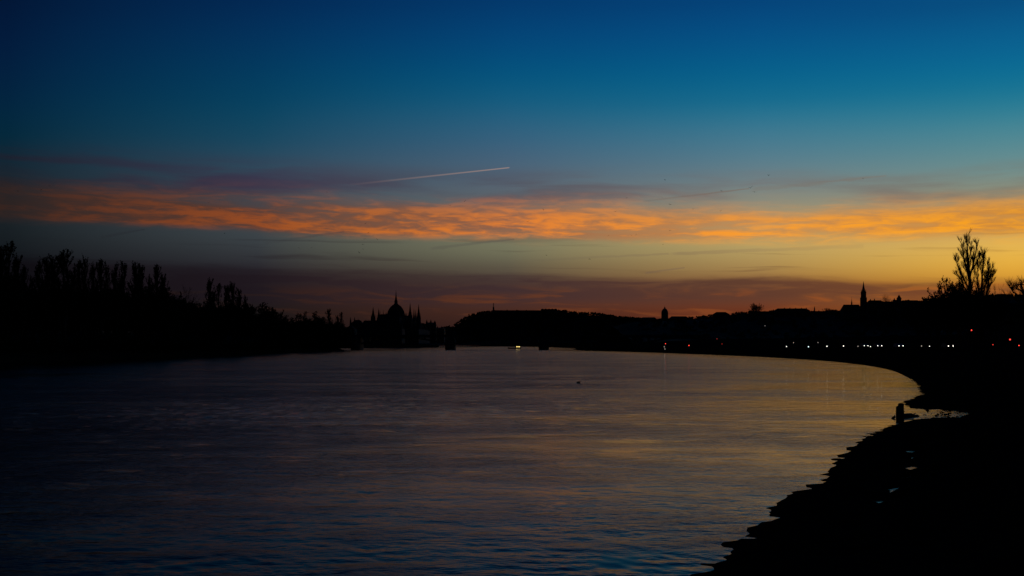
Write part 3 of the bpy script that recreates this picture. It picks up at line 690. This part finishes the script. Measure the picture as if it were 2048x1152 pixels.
def statue():
    D = 4225; top = PX(987, 606, D).z; base = PX(987, 626, D); e = empty('hilltop_statue', (base.x, D, base.z - 3), label='tall statue holding a leaf overhead on a pedestal beside the fortress', cat='statue'); H = top - base.z + 3
    ph = H * .62
    MB().lathe((0, 0, 0), [(7, 0), (7, 3), (3.6, 3.2), (3.0, ph - 1.2), (3.6, ph - 1), (3.6, ph)], 12).build('pedestal', m_stone, e)
    f = MB().lathe((0, 0, ph), [(2.0, 0), (1.75, 2), (1.25, 5), (1.1, 6.2), (1.5, 7.6), (1.55, 8.6), (.6, 9.2), (.5, 9.5), (.8, 10), (.8, 10.8), (.3, 11.3)], 10)
    f.tube([(-1.3, 0, ph + 8.4), (-1.5, -.3, ph + 10.4), (-.8, -.4, ph + 12.3)], [.5, .42, .32], 6); f.tube([(1.3, 0, ph + 8.4), (1.5, -.3, ph + 10.4), (.8, -.4, ph + 12.3)], [.5, .42, .32], 6)
    f.build('figure', m_bronze, e, smooth=True)
    MB().add([(-1.9, -.4, ph + 12), (2.3, -.4, ph + 12.2), (2.6, -.4, ph + 13.1), (0, -.4, H + .2), (-2.2, -.4, ph + 13), (-1.9, .1, ph + 12), (2.3, .1, ph + 12.2), (2.6, .1, ph + 13.1), (0, .1, H + .2), (-2.2, .1, ph + 13)],
             [(0, 1, 2, 3, 4), (9, 8, 7, 6, 5), (0, 5, 6, 1), (1, 6, 7, 2), (2, 7, 8, 3), (3, 8, 9, 4), (4, 9, 5, 0)]).build('palm_leaf', m_bronze, e)
statue()

# ------------------------------------------------------------------ royal palace, church and roofs on the castle ridge
def royal():
    D = 3170; c = PX(1329.5, 641, D); z0 = c.z - 22; e = empty('royal_palace', (c.x, D, z0), label='long palace with a tall central dome on the ridge', cat='palace')
    def zz(y): return PX(0, y, D).z - z0
    sc_ = D / F
    MB().box((0, 0, zz(637) / 2), (34, 34, zz(637))).build('central_block', m_stone, e)
    MB().lathe((0, 0, zz(637) - 1), [(10.8, 0), (10.4, 1), (10.2, zz(627) - zz(637) + 1), (10.9, zz(627) - zz(637) + 1.4)], 16).build('drum', m_stone, e)
    h = zz(617) - zz(627)
    dm = MB().lathe((0, 0, zz(627) + .4), [(10.4, 0), (10.1, h * .25), (9.0, h * .5), (7.0, h * .75), (4.2, h * .93), (2.4, h)], 16).build('dome', m_copper, e, smooth=True)
    MB().lathe((0, 0, zz(617.2)), [(2.3, 0), (2.0, 2.6), (2.5, 2.9), (1.2, 4.2), (.5, 5), (.25, zz(611) - zz(617))], 8).build('lantern', m_copper, dm)
    for x0, x1, y in ((1281, 1314, 634.5), (1339, 1377, 632.5)):
        X0, X1 = (x0 - 1329.5) * sc_, (x1 - 1329.5) * sc_; H = zz(y) - 7; w_ = X1 - X0; k = MB().box(((X0 + X1) / 2, 4, H / 2), (w_, 24, H)).build('wing', m_stone, e)
        MB().gable(((X0 + X1) / 2, 4, H + .02), (w_ + 1, 25, 7), 0, 7).build('wing_roof', m_copper, k)
royal()
def ridge_house(x0, x1, ytop, D, label, roofh=7, hip=5, chim=(), yb=None):
    a = PX(x0, ytop, D); b = PX(x1, ytop, D); z0 = a.z - 34; e = empty('ridge_house', ((a.x + b.x) / 2, D, z0), 0, label=label, cat='house'); w_ = b.x - a.x; H = 34 - roofh
    MB().box((0, 0, H / 2), (w_, 14, H)).build('wall', m_plaster, e); MB().gable((0, 0, H + .02), (w_ + 1, 15.5, roofh), 0, hip).build('roof', m_roof, e)
    for x, y in chim:
        p = PX(x, y, D); MB().box((p.x - e.location.x, 1, H + (p.z - z0 - H) / 2), (2, 1.4, p.z - z0 - H)).build('chimney', m_plaster, e)
ridge_house(1426, 1458, 624, 2620, 'mansard-roofed house standing above the ridge trees', 6, 9)
ridge_house(1500, 1552, 622.5, 2600, 'low long house under the single round ridge tree', 5, 4, [(1530, 621.5)])
ridge_house(1549, 1618, 616.8, 2580, 'long flat-roofed barrack with a row of chimneys on the ridge', 5, 8, [(1569, 615.6), (1580, 615.4), (1591, 615.8), (1603, 615.6), (1613, 615.8)])
ridge_house(1628, 1692, 622, 2580, 'low house between long barrack and church on the ridge', 5, 3, [(1638, 620.8), (1684, 621)])
ridge_house(1735, 1765, 600.5, 2560, 'roof with small turrets right beside the church tower', 6, 4, [(1741, 598), (1749, 597.5)])
ridge_house(1757, 1790, 603, 2500, 'low roof between church and the cone-topped tower', 5, 3, [(1762, 601.5), (1784, 601)])
ridge_house(1800, 1840, 600.5, 2450, 'long low roof beside the cone-topped tower', 5, 6, [(1812, 599.6)])
def spirelet(x, ytop, ybase, D, r, label, name='small_spire', cat='spire'):
    b = PX(x, ybase, D); t = PX(x, ytop, D); e = empty(name, (b.x, D, b.z - 12), label=label, cat=cat); h = t.z - b.z + 12
    MB().box((0, 0, 9), (r * 2, r * 2, 18)).build('tower_shaft', m_stone, e); MB().lathe((0, 0, 18), cone_prof(r * 1.2, 0, h - 18), 8).build('spire_roof', m_slate, e)
spirelet(1629, 612, 622, 2570, 1.2, 'tiny thin spire between long barrack and church')
e = None
def cone_tower():
    D = 2480; b = PX(1798, 604, D); e = empty('cone_roofed_tower', (b.x, D, b.z - 14), label='round bastion tower with a pointed cone roof on the ridge', cat='tower')
    zt = PX(0, 589, D).z - b.z + 14; ze = PX(0, 598, D).z - b.z + 14
    MB().lathe((0, 0, 0), [(5.6, 0), (5.2, ze - .5), (5.8, ze)], 12).build('tower_shaft', m_stone, e); MB().lathe((0, 0, ze + .01), [(6.3, 0), (3.2, (zt - ze) * .5), (.1, zt - ze)], 12).build('cone_roof', m_roof, e)
    MB().box((-9, 0, ze / 2 - 1), (9, 8, ze - 2)).build('side_wall', m_stone, e); MB().lathe((-11, 0, ze - 2), cone_prof(2.2, 0, 5), 8).build('side_turret', m_roof, e)
cone_tower()
def church():
    D = 2500; k = D / F; g = PX(1727, 612, D); z0 = g.z - 30; e = empty('hill_church', (g.x, D, z0), label='gothic church with one tall pointed tower on the ridge', cat='church')
    def zz(y): return PX(0, y, D).z - z0
    x0, x1 = (1684 - 1727) * k, (1724 - 1727) * k; eav = zz(622)
    MB().box(((x0 + x1) / 2, 6, eav / 2), (x1 - x0, 24, eav)).build('nave_wall', m_stone, e)
    MB().gable(((x0 + x1) / 2, 6, eav + .02), (x1 - x0 + 1, 25, zz(609) - eav), 0, 6).build('nave_roof', m_roof, e)
    r = 6.1
    t = MB().box((0, 0, zz(595) / 2), (r * 2, r * 2, zz(595))).lathe((0, 0, zz(595)), [(r * 1.02, 0), (r * 1.0, zz(586) - zz(595)), (r * 1.12, zz(586) - zz(595) + .3), (r * 1.12, zz(585) - zz(595))], 8, R(22.5)).build('tower', m_stone, e)
    MB().lathe((0, 0, zz(585)), [(r * .86, 0), (r * .62, zz(580) - zz(585)), (r * .36, zz(574) - zz(585)), (r * .16, zz(567) - zz(585)), (.12, zz(562) - zz(585))], 8).build('spire', m_stone, t)
    for i in range(8):
        a = 2 * math.pi * i / 8; MB().lathe((math.cos(a) * r * .92, math.sin(a) * r * .92, zz(586)), cone_prof(.9, 0, zz(578) - zz(586)), 5).build('tower_pinnacle', m_stone, t)
    for sx in (-1, 1):
        for z in (zz(604), zz(591)): MB().box((sx * 2.4, -r - .05, z), (1.6, .3, 6)).build('tower_window', m_glassd, t)
    X = (1705 - 1727) * k; s = MB().lathe((X, 6, zz(610)), [(1.7, 0), (1.5, 3), (1.9, 3.3), (.9, 9), (.3, 14), (.1, zz(593) - zz(610))], 6).build('ridge_spire', m_slate, e)
church()

# ------------------------------------------------------------------ bridge
def bridge():
    D = 950; k = D / F; e = empty('arch_bridge', (0, D, 0), label='long low arch bridge on stone piers across the river', cat='bridge')
    x0, x1 = (560 - 1024) * k, (1420 - 1024) * k; zt = 12.2; span = 188 * k; piers = [(900 - 1024) * k + i * span for i in range(-1, 3)]
    MB().box(((x0 + x1) / 2, 8, zt - .6), (x1 - x0, 17, 1.2)).build('deck', m_iron, e)
    for y in (-.7, 16.7): MB().box(((x0 + x1) / 2, y, zt + .55), (x1 - x0, .25, 1.1)).build('parapet', m_iron, e)
    for i, X in enumerate(piers):
        p = MB().box((X, 8, 4.6), (8.6, 21, 9.6)).lathe((X, -2.5, -.5), [(4.3, 0), (4.3, 5.6), (3.0, 6.6), (.4, 7.2)], 12).lathe((X, 18.5, -.5), [(4.3, 0), (4.3, 5.6), (.4, 7)], 12).build('pier', m_stone, e)
        MB().box((X, 8, 10.4), (6.4, 19, 2.2)).build('pier_cap', m_stone, p)
    for i in range(-2, 3):
        xa = (900 - 1024) * k + i * span + 4.4; xb = xa + span - 8.8
        if xa > x1 or xb < x0: continue
        for y in (0, 4, 8, 12, 16):
            pts = []; 
            for j in range(13):
                t = j / 12; pts.append((xa + (xb - xa) * t, y, 5.4 + (10.6 - 5.4) * (1 - (2 * t - 1) ** 2)))
            a = MB().tube(pts, [.55] * 13, 4).build('arch_rib', m_iron, e)
            for j in (1, 2, 3, 9, 10, 11): MB().box((pts[j][0], y, (pts[j][2] + zt - 1.2) / 2), (.35, .35, zt - 1.2 - pts[j][2])).build('spandrel_post', m_iron, a)
    X = x0 + 10
    while X < x1: 
        MB().tube([(X, -.4, zt), (X, -.4, zt + 6)], [.14, .08], 6).lathe((X, -.4, zt + 6), [(.1, 0), (.28, .2), (.3, .7), (.08, .95)], 8).build('lamp_post', m_iron, e); X += 26
bridge()

# ------------------------------------------------------------------ boats
def boat(x, y, D, L, label, lit, rz=0.0):
    p = PX(x, y, D); e = empty('river_boat', (p.x, D, 0), rz, label=label, cat='boat'); h = L / 2; mb = MB(); secs = []
    for t, wd, zt in ((-1, .62, 1.3), (-.8, .9, 1.2), (0, 1, 1.15), (.6, .85, 1.35), (.88, .4, 1.7), (1, .05, 1.95)): secs.append((t * h, wd * L * .13, zt))
    for X, wd, zt in secs: mb.v += [(X, -wd, zt), (X, -wd * .7, -.4), (X, wd * .7, -.4), (X, wd, zt)]
    for i in range(len(secs) - 1):
        a = 4 * i
        for j in range(3): mb.f.append((a + j, a + j + 1, a + 5 + j, a + 4 + j))
        mb.f.append((a + 3, a, a + 4, a + 7))
    mb.f += [(3, 2, 1, 0), (20, 21, 22, 23)]
    mb.build('hull', m_hull, e)
    c = MB().box((-h * .45, 0, 2.1), (L * .42, L * .17, 1.9)).box((-h * .45, 0, 3.15), (L * .45, L * .19, .16)).build('cabin', m_hull, e)
    MB().box((-h * .30, 0, 4.0), (L * .14, L * .12, 1.5)).build('wheelhouse', m_hull, e)
    MB().tube([(-h * .35, 0, 4.7), (-h * .35, 0, 7.2)], [.08, .04], 5).build('mast', m_iron, e)
    for i in range(4):
        for sy in (-1, 1): MB().box((-h * .45 - L * .15 + L * .1 * i, sy * (L * .085 + .03), 2.3), (L * .07, .08, .7)).build('window', m_cabin if lit and i in (0, 1, 2) else m_glassd, c)
    return e
b = boat(1029, 697, 1150, 14, 'small boat with lit yellow cabin windows beyond the bridge', True, R(180))
b.location.y = 1150
def pontoon():
    D = 800; a = PX(1164, 690, D); bb = PX(1222, 690, D); e = empty('moored_pontoon', ((a.x + bb.x) / 2, D, 0), label='dark flat pontoon with a sloping bow moored by the right bank', cat='pontoon'); w_ = bb.x - a.x
    mb = MB(); pr = [(-w_ / 2 + .6, 2.2), (-w_ / 2 - .6, 3.0), (w_ / 2, 3.0), (w_ / 2, -.5), (-w_ / 2 + 2.4, -.5)]
    mb.add([(x, y, z) for y in (-3, 3) for x, z in pr], [(0, 1, 2, 3, 4), (9, 8, 7, 6, 5)] + [(i, 5 + i, 5 + (i + 1) % 5, (i + 1) % 5) for i in range(5)]); mb.build('hull', m_hull, e)
    MB().box((3, 0, 4.0), (w_ * .6, 4.4, 2.0)).build('deckhouse', m_hull, e)
    for i in range(4): MB().box((-1.5 + i * 2.6, -2.25, 4.1), (1.3, .1, .8)).build('window', m_glassd, e)
    MB().box((3, 0, 5.1), (w_ * .66, 5, .16)).build('roof', m_iron, e)
pontoon()

# ------------------------------------------------------------------ lamps, signals and cars on the right bank
def on_bank(x, D): return (x - 1024) / F * D
def lamp(x, y, D, m, label, group, rad=.26, name='street_lamp', cat='street lamp'):
    p = PX(x, y, D); z0 = min(2.9, p.z - .9) if p.z < 5 else 3.0
    e = empty(name, (p.x, D, z0), label=label, cat=cat, group=group); h = p.z - z0
    MB().tube([(0, 0, -.6), (0, 0, h * .5), (0, 0, h - rad)], [.09, .07, .05], 6).build('post', m_iron, e)
    MB().lathe((0, 0, h - rad), [(rad * .35, 0), (rad * .9, rad * .5), (rad, rad), (rad * .8, rad * 1.6), (rad * .2, rad * 2)], 10).build('lamp_globe', m, e, smooth=True)
    MB().lathe((0, 0, h + rad), [(rad * .9, 0), (rad * .5, rad * .3), (.03, rad * .5)], 8).build('lamp_cap', m_iron, e)
GL = 'lit lamps along the quay road'
for x, y, D, m, rd in ((1573, 693, 455, m_white, .26), (1617, 693.5, 430, m_cool, .28), (1654, 692.5, 405, m_white, .28), (1687, 692, 385, m_white, .26), (1716, 692.5, 360, m_dimw, .22), (1741, 693, 345, m_white, .18), (1843, 692, 300, m_dimw, .2), (1859, 692.5, 292, m_white, .16)):
    lamp(x, y, D, m, {1617: 'low greenish-white lamp glowing beside the quay road', 1573: 'low warm-white lamp on the quay nearest the bridge end'}.get(x, 'low white lamp glowing on a short post by the quay road'), GL, rd * .75)
for x, y, D in ((1587, 685.5, 450), (1636, 685, 420), (1530, 651.5, 520)):
    lamp(x, y, D, m_dimw, 'faint lamp on a tall post well above the quay road lights' if y < 660 else 'faint dim lamp just above the quay road lights', 'faint lamps above the quay', .16)
for x, y, D, m, lab in ((1331, 687.5, 560, m_red, 'signal post with a pink-red light over the bank'), (1328.5, 693.5, 545, m_dimw, 'small white navigation lamp below the pink-red signal'), (1330, 698, 540, m_dimw, 'lowest dim lamp at the water by the pink-red signal')):
    lamp(x, y, D, m, lab, None, .24, 'signal_lamp', 'signal')
for x, y, D, rd, lab in ((1378, 691, 520, .36, 'bright red navigation light on the bank past the signal post'), (1434, 677.5, 500, .15, 'faint red light higher on the dark bank'), (1444, 688, 490, .15, 'faint red light just above the dark shore'),
                     (1943, 660.5, 280, .24, 'high red light below the tall bare poplar'), (2020, 679, 210, .22, 'bright red light below the spreading bare tree'), (1986, 689.5, 240, .12, 'dim red light low beneath the oval poplar'), (2038, 691, 200, .15, 'red light lowest and closest to the bare tree trunk')):
    lamp(x, y, D, m_red, lab, 'red lights on the right bank', rd * .7, 'red_signal_lamp', 'signal')
def car(x, D, paint, label):
    p = PX(x, 692.5, D); e = empty('car', (p.x, D, 3.26), R(-90), label=label, cat='car', group='cars with headlights on the quay road')
    pr = [(-2.1, .35), (-2.15, .85), (-1.7, .98), (-1.1, 1.42), (.45, 1.45), (1.15, 1.0), (2.0, .85), (2.15, .6), (2.1, .35)]; n = len(pr)
    mb = MB().add([(a, -.85, z) for a, z in pr] + [(a, .85, z) for a, z in pr], [tuple(range(n)), tuple(range(2 * n - 1, n - 1, -1))] + [(i, n + i, n + (i + 1) % n, (i + 1) % n) for i in range(n)])
    mb.build('body', paint, e)
    MB().add([(1.13, -.7, 1.03), (1.13, .7, 1.03), (.5, .66, 1.42), (.5, -.66, 1.42)], [(0, 1, 2, 3)]).build('windscreen', m_glassd, e).location.x = .03
    for sx in (-1.3, 1.35):
        for sy in (-.8, .8):
            w_ = MB(); w_.tube([(sx, sy - .1, .33), (sx, sy + .1, .33)], [.33, .33], 12); w_.build('wheel', m_rubber, e)
    for sy in (-.62, .62): MB().tube([(2.06, sy, .68), (2.17, sy, .68)], [.12, .11], 10).build('headlight', m_head, e)
car(1728, 352, m_carp[0], 'small grey car with dim headlights on the quay road')
car(1755, 335, m_carp[1], 'dark red car on the quay road between two lamps')
car(1797, 318, m_carp[2], 'car with two bright headlights side by side on the quay')
car(1895, 283, m_carp[0], 'grey car with headlights under the leafy thicket')
# unlit street lamp at the right edge
def tall_lamp():
    D = 130; p = PX(2060, 569, D); e = empty('street_lamp', (p.x, D, 3.2), label='tall unlit street lamp with a flat horizontal head beside the bare tree', cat='street lamp'); h = p.z - 3.2
    MB().tube([(0, 0, -.5), (0, 0, h * .6), (0, 0, h)], [.12, .09, .06], 8).build('post', m_iron, e); MB().tube([(0, 0, h - .05), (-.5, 0, h + .05), (-.8, 0, h)], [.05, .045, .04], 6).build('arm', m_iron, e)
    MB().box((-1.2, 0, h), (.85, .3, .13), 0, .8).build('lamp_head', m_iron, e)
tall_lamp()
# tenement at the right edge
palace(1990, 2120, 592.5, 350, 'dark tenement with chimneys behind the bare tree', [], depth=16, roofh=3.2, z0=4, name='tenement_house', flat=True, chim=((2001, 588), (2013, 591), (2018, 588.5), (2044, 589)))

# ------------------------------------------------------------------ near shore
def post():
    D = 61; p = PX(1801, HZ, D); e = empty('mooring_post', (p.x, D, -.5), R(20), label='thick weathered double mooring post standing in shallow water', cat='post')
    h = CH + (HZ - 806) / F * D + .5
    MB().lathe((.03, 0, 0), [(.19, 0), (.185, h * .4), (.165, h - .10), (.13, h - .02), (.05, h)], 12).build('tall_pile', m_timber, e, smooth=True)
    MB().lathe((-.13, .05, 0), [(.13, 0), (.12, h - .28), (.10, h - .20), (.03, h - .18)], 10).build('short_pile', m_timber, e, smooth=True)
    MB().lathe((0, 0, h * .62), [(.23, 0), (.24, .03), (.23, .06)], 14).build('iron_band', m_iron, e)
post()
def log():
    D = 61.3; a = PX(1806, HZ, D); b = PX(1838, HZ, D + 1.2); mb = MB(); r = random.Random(3); n = 9; pts = []; rad = []
    for i in range(n):
        t = i / (n - 1); q = a.lerp(b, t); pts.append((q.x, q.y, .05 + .03 * r.uniform(-1, 1) - .05 * t)); rad.append((.16, .19, .2, .2, .18, .16, .12, .09, .05)[i])
    c = Vector(pts[0]); mb.tube([Vector(p_) - c for p_ in pts], rad, 10); mb.tube([Vector((.55, 0, .1)), Vector((.7, -.1, .24))], [.05, .02], 5)
    o = mb.build('driftwood_log', m_timber, label='dark driftwood log lying from the mooring post to the shore', cat='log'); o.location = c
log()
def stub():
    p = PX(1788, HZ, 60.6); mb = MB(); mb.tube([(-.16, 0, -.05), (-.02, 0, .05), (.07, .02, .09)], [.03, .08, .05], 7).tube([(.03, 0, .05), (.06, 0, .2)], [.05, .015], 5)
    o = mb.build('driftwood_stub', m_timber, label='small pointed driftwood stub beside the mooring post', cat='driftwood'); o.location = (p.x, p.y, .01)
stub()
def duck(x, y, label):
    D = CH * F / (y - HZ); p = PX(x, HZ, D); e = empty('duck', (p.x, D, 0), R(15), label=label, cat='duck')
    b = MB(); b.tube([(-.24, 0, .1), (-.16, 0, .08), (0, 0, .06), (.13, 0, .07), (.19, 0, .12)], [.02, .07, .11, .085, .04], 8); b.tube([(.15, 0, .09), (.18, 0, .18), (.19, 0, .22), (.21, 0, .25)], [.045, .032, .05, .03], 7); b.build('body', m_bird, e, smooth=True)
    MB().tube([(.21, 0, .22), (.29, 0, .205)], [.02, .008], 5).build('bill', m_bird, e)
duck(1157, 766, 'small dark duck afloat in the middle of the river')
# shore stones, joined: too many to pick apart
def stones():
    r = random.Random(12); mb = MB(); c = resample(SHORE[3:17], lambda y: .5)
    for i in range(650):
        k = min(int(len(c) * r.random() ** 1.3), len(c) - 3); p = c[k]; t = (c[k + 1] - c[k]).normalized(); nn = Vector((t.y, -t.x)); q = p + nn * r.uniform(.5, 4); s = r.uniform(.04, .13) * (1 if r.random() < .93 else 1.7)
        z = max(-.02, np.interp((q - p).dot(nn), [-1, 0, 1.2, 2.4, 4], [-.15, -.06, .1, .16, .5]) - .05)
        pts = []
        for a in range(6): an = a * 1.047 + r.uniform(-.3, .3); pts.append((q.x + math.cos(an) * s * r.uniform(.7, 1.2), q.y + math.sin(an) * s * r.uniform(.7, 1.2), z - s * .3))
        for a in range(6): pts.append((q.x + (pts[a][0] - q.x) * .65, q.y + (pts[a][1] - q.y) * .65, z + s * r.uniform(.25, .55)))
        mb.add(pts, [tuple(range(6, 12))] + [(a, (a + 1) % 6, 6 + (a + 1) % 6, 6 + a) for a in range(6)])
    mb.build('shore_stones', m_mud, label='dark stones strewn along the muddy river edge', cat='stones', kind='stuff')
stones()

# ------------------------------------------------------------------ birds
def bird_meshes():
    out = []
    for k, (up, tip) in enumerate(((.35, .1), (.12, -.12), (-.1, -.22), (.5, .42))):
        b = MB().tube([(0, -.28, 0), (0, -.12, .01), (0, .08, .01), (0, .2, .02), (0, .3, .0)], [.015, .06, .085, .06, .012], 6)
        wv = []
        wb = MB()
        for s in (-1, 1):
            wb.add([(s * .05, .12, .03), (s * .05, -.1, .03), (s * .32, -.07, up * .4 + .03), (s * .32, .15, up * .4 + .03), (s * .62, -.1, tip * .6 + up * .3), (s * .6, .02, tip * .6 + up * .3)], [(0, 1, 2, 3), (3, 2, 4, 5)])
            wb.add([(s * .05, .12, .015), (s * .05, -.1, .015), (s * .32, -.07, up * .4 + .015), (s * .32, .15, up * .4 + .015), (s * .62, -.1, tip * .6 + up * .3 - .01), (s * .6, .02, tip * .6 + up * .3 - .01)], [(3, 2, 1, 0), (5, 4, 2, 3)])
        a, c = b.mesh('bird_body', True), wb.mesh('bird_wings'); a.materials.append(m_bird); c.materials.append(m_bird); out.append((a, c))
    return out
BM = bird_meshes()
BIRDS = [(36,382,3),(82,380,3.5),(99,372,3.5),(418,405,3.5),(440,417,4),(449,467,3),(586,458,3.5),(619,481,3.5),(598,496,3),(623,495,3),(654,384,2.5),(929,403,4.5),(900,411,4),(1087,420,3.5),(1056,443,3.5),(1231,423,4.5),(1253,396,3),
         (1217,471,3.5),(1263,471,3),(1272,469,3),(1179,518,4),(1093,511,3),(731,447,3.5),(736,466,3.5),(729,478,3.5),(726,489,3.5),(726,498,3),(719,506,4),(755,479,3),(820,480,2.5),(1330,360,4),(1323,394,3.5),(1340,409,4),(1386,418,3.5),
         (1441,422,3.5),(1443,382,4),(1501,376,6),(1509,384,5.5),(1537,351,4),(1726,357,3.5),(1340,461,3.5),(1326,489,3)]
r = random.Random(6)
for i, (x, y, s) in enumerate(BIRDS):
    D = min(620, .78 * F / s); p = PX(x, y, D)
    if (x, y) == (1501, 376): lab = 'larger dark bird flying just above another in the blue sky'
    elif (x, y) == (1509, 384): lab = 'larger dark bird flying just below its companion'
    else: lab = 'small dark bird flying in the blue sky above the orange cloud' if y < 398 else 'small dark bird flying across the orange cloud band' if y < 462 else 'small dark bird flying in the pale strip under the orange cloud'
    e = empty('bird', p, r.uniform(0, 6.28), label=lab, cat='bird', group='birds above the orange cloud' if y < 398 else 'birds across the orange cloud' if y < 462 else 'birds under the orange cloud')
    e.rotation_euler = (r.uniform(-.3, .3), r.uniform(-.4, .4), r.choice((0, 3.14)) + r.uniform(-.9, .9))
    for nm, me in zip(('body', 'wings'), BM[r.randrange(4)]):
        o = bpy.data.objects.new(nm, me); col.objects.link(o); o.parent = e
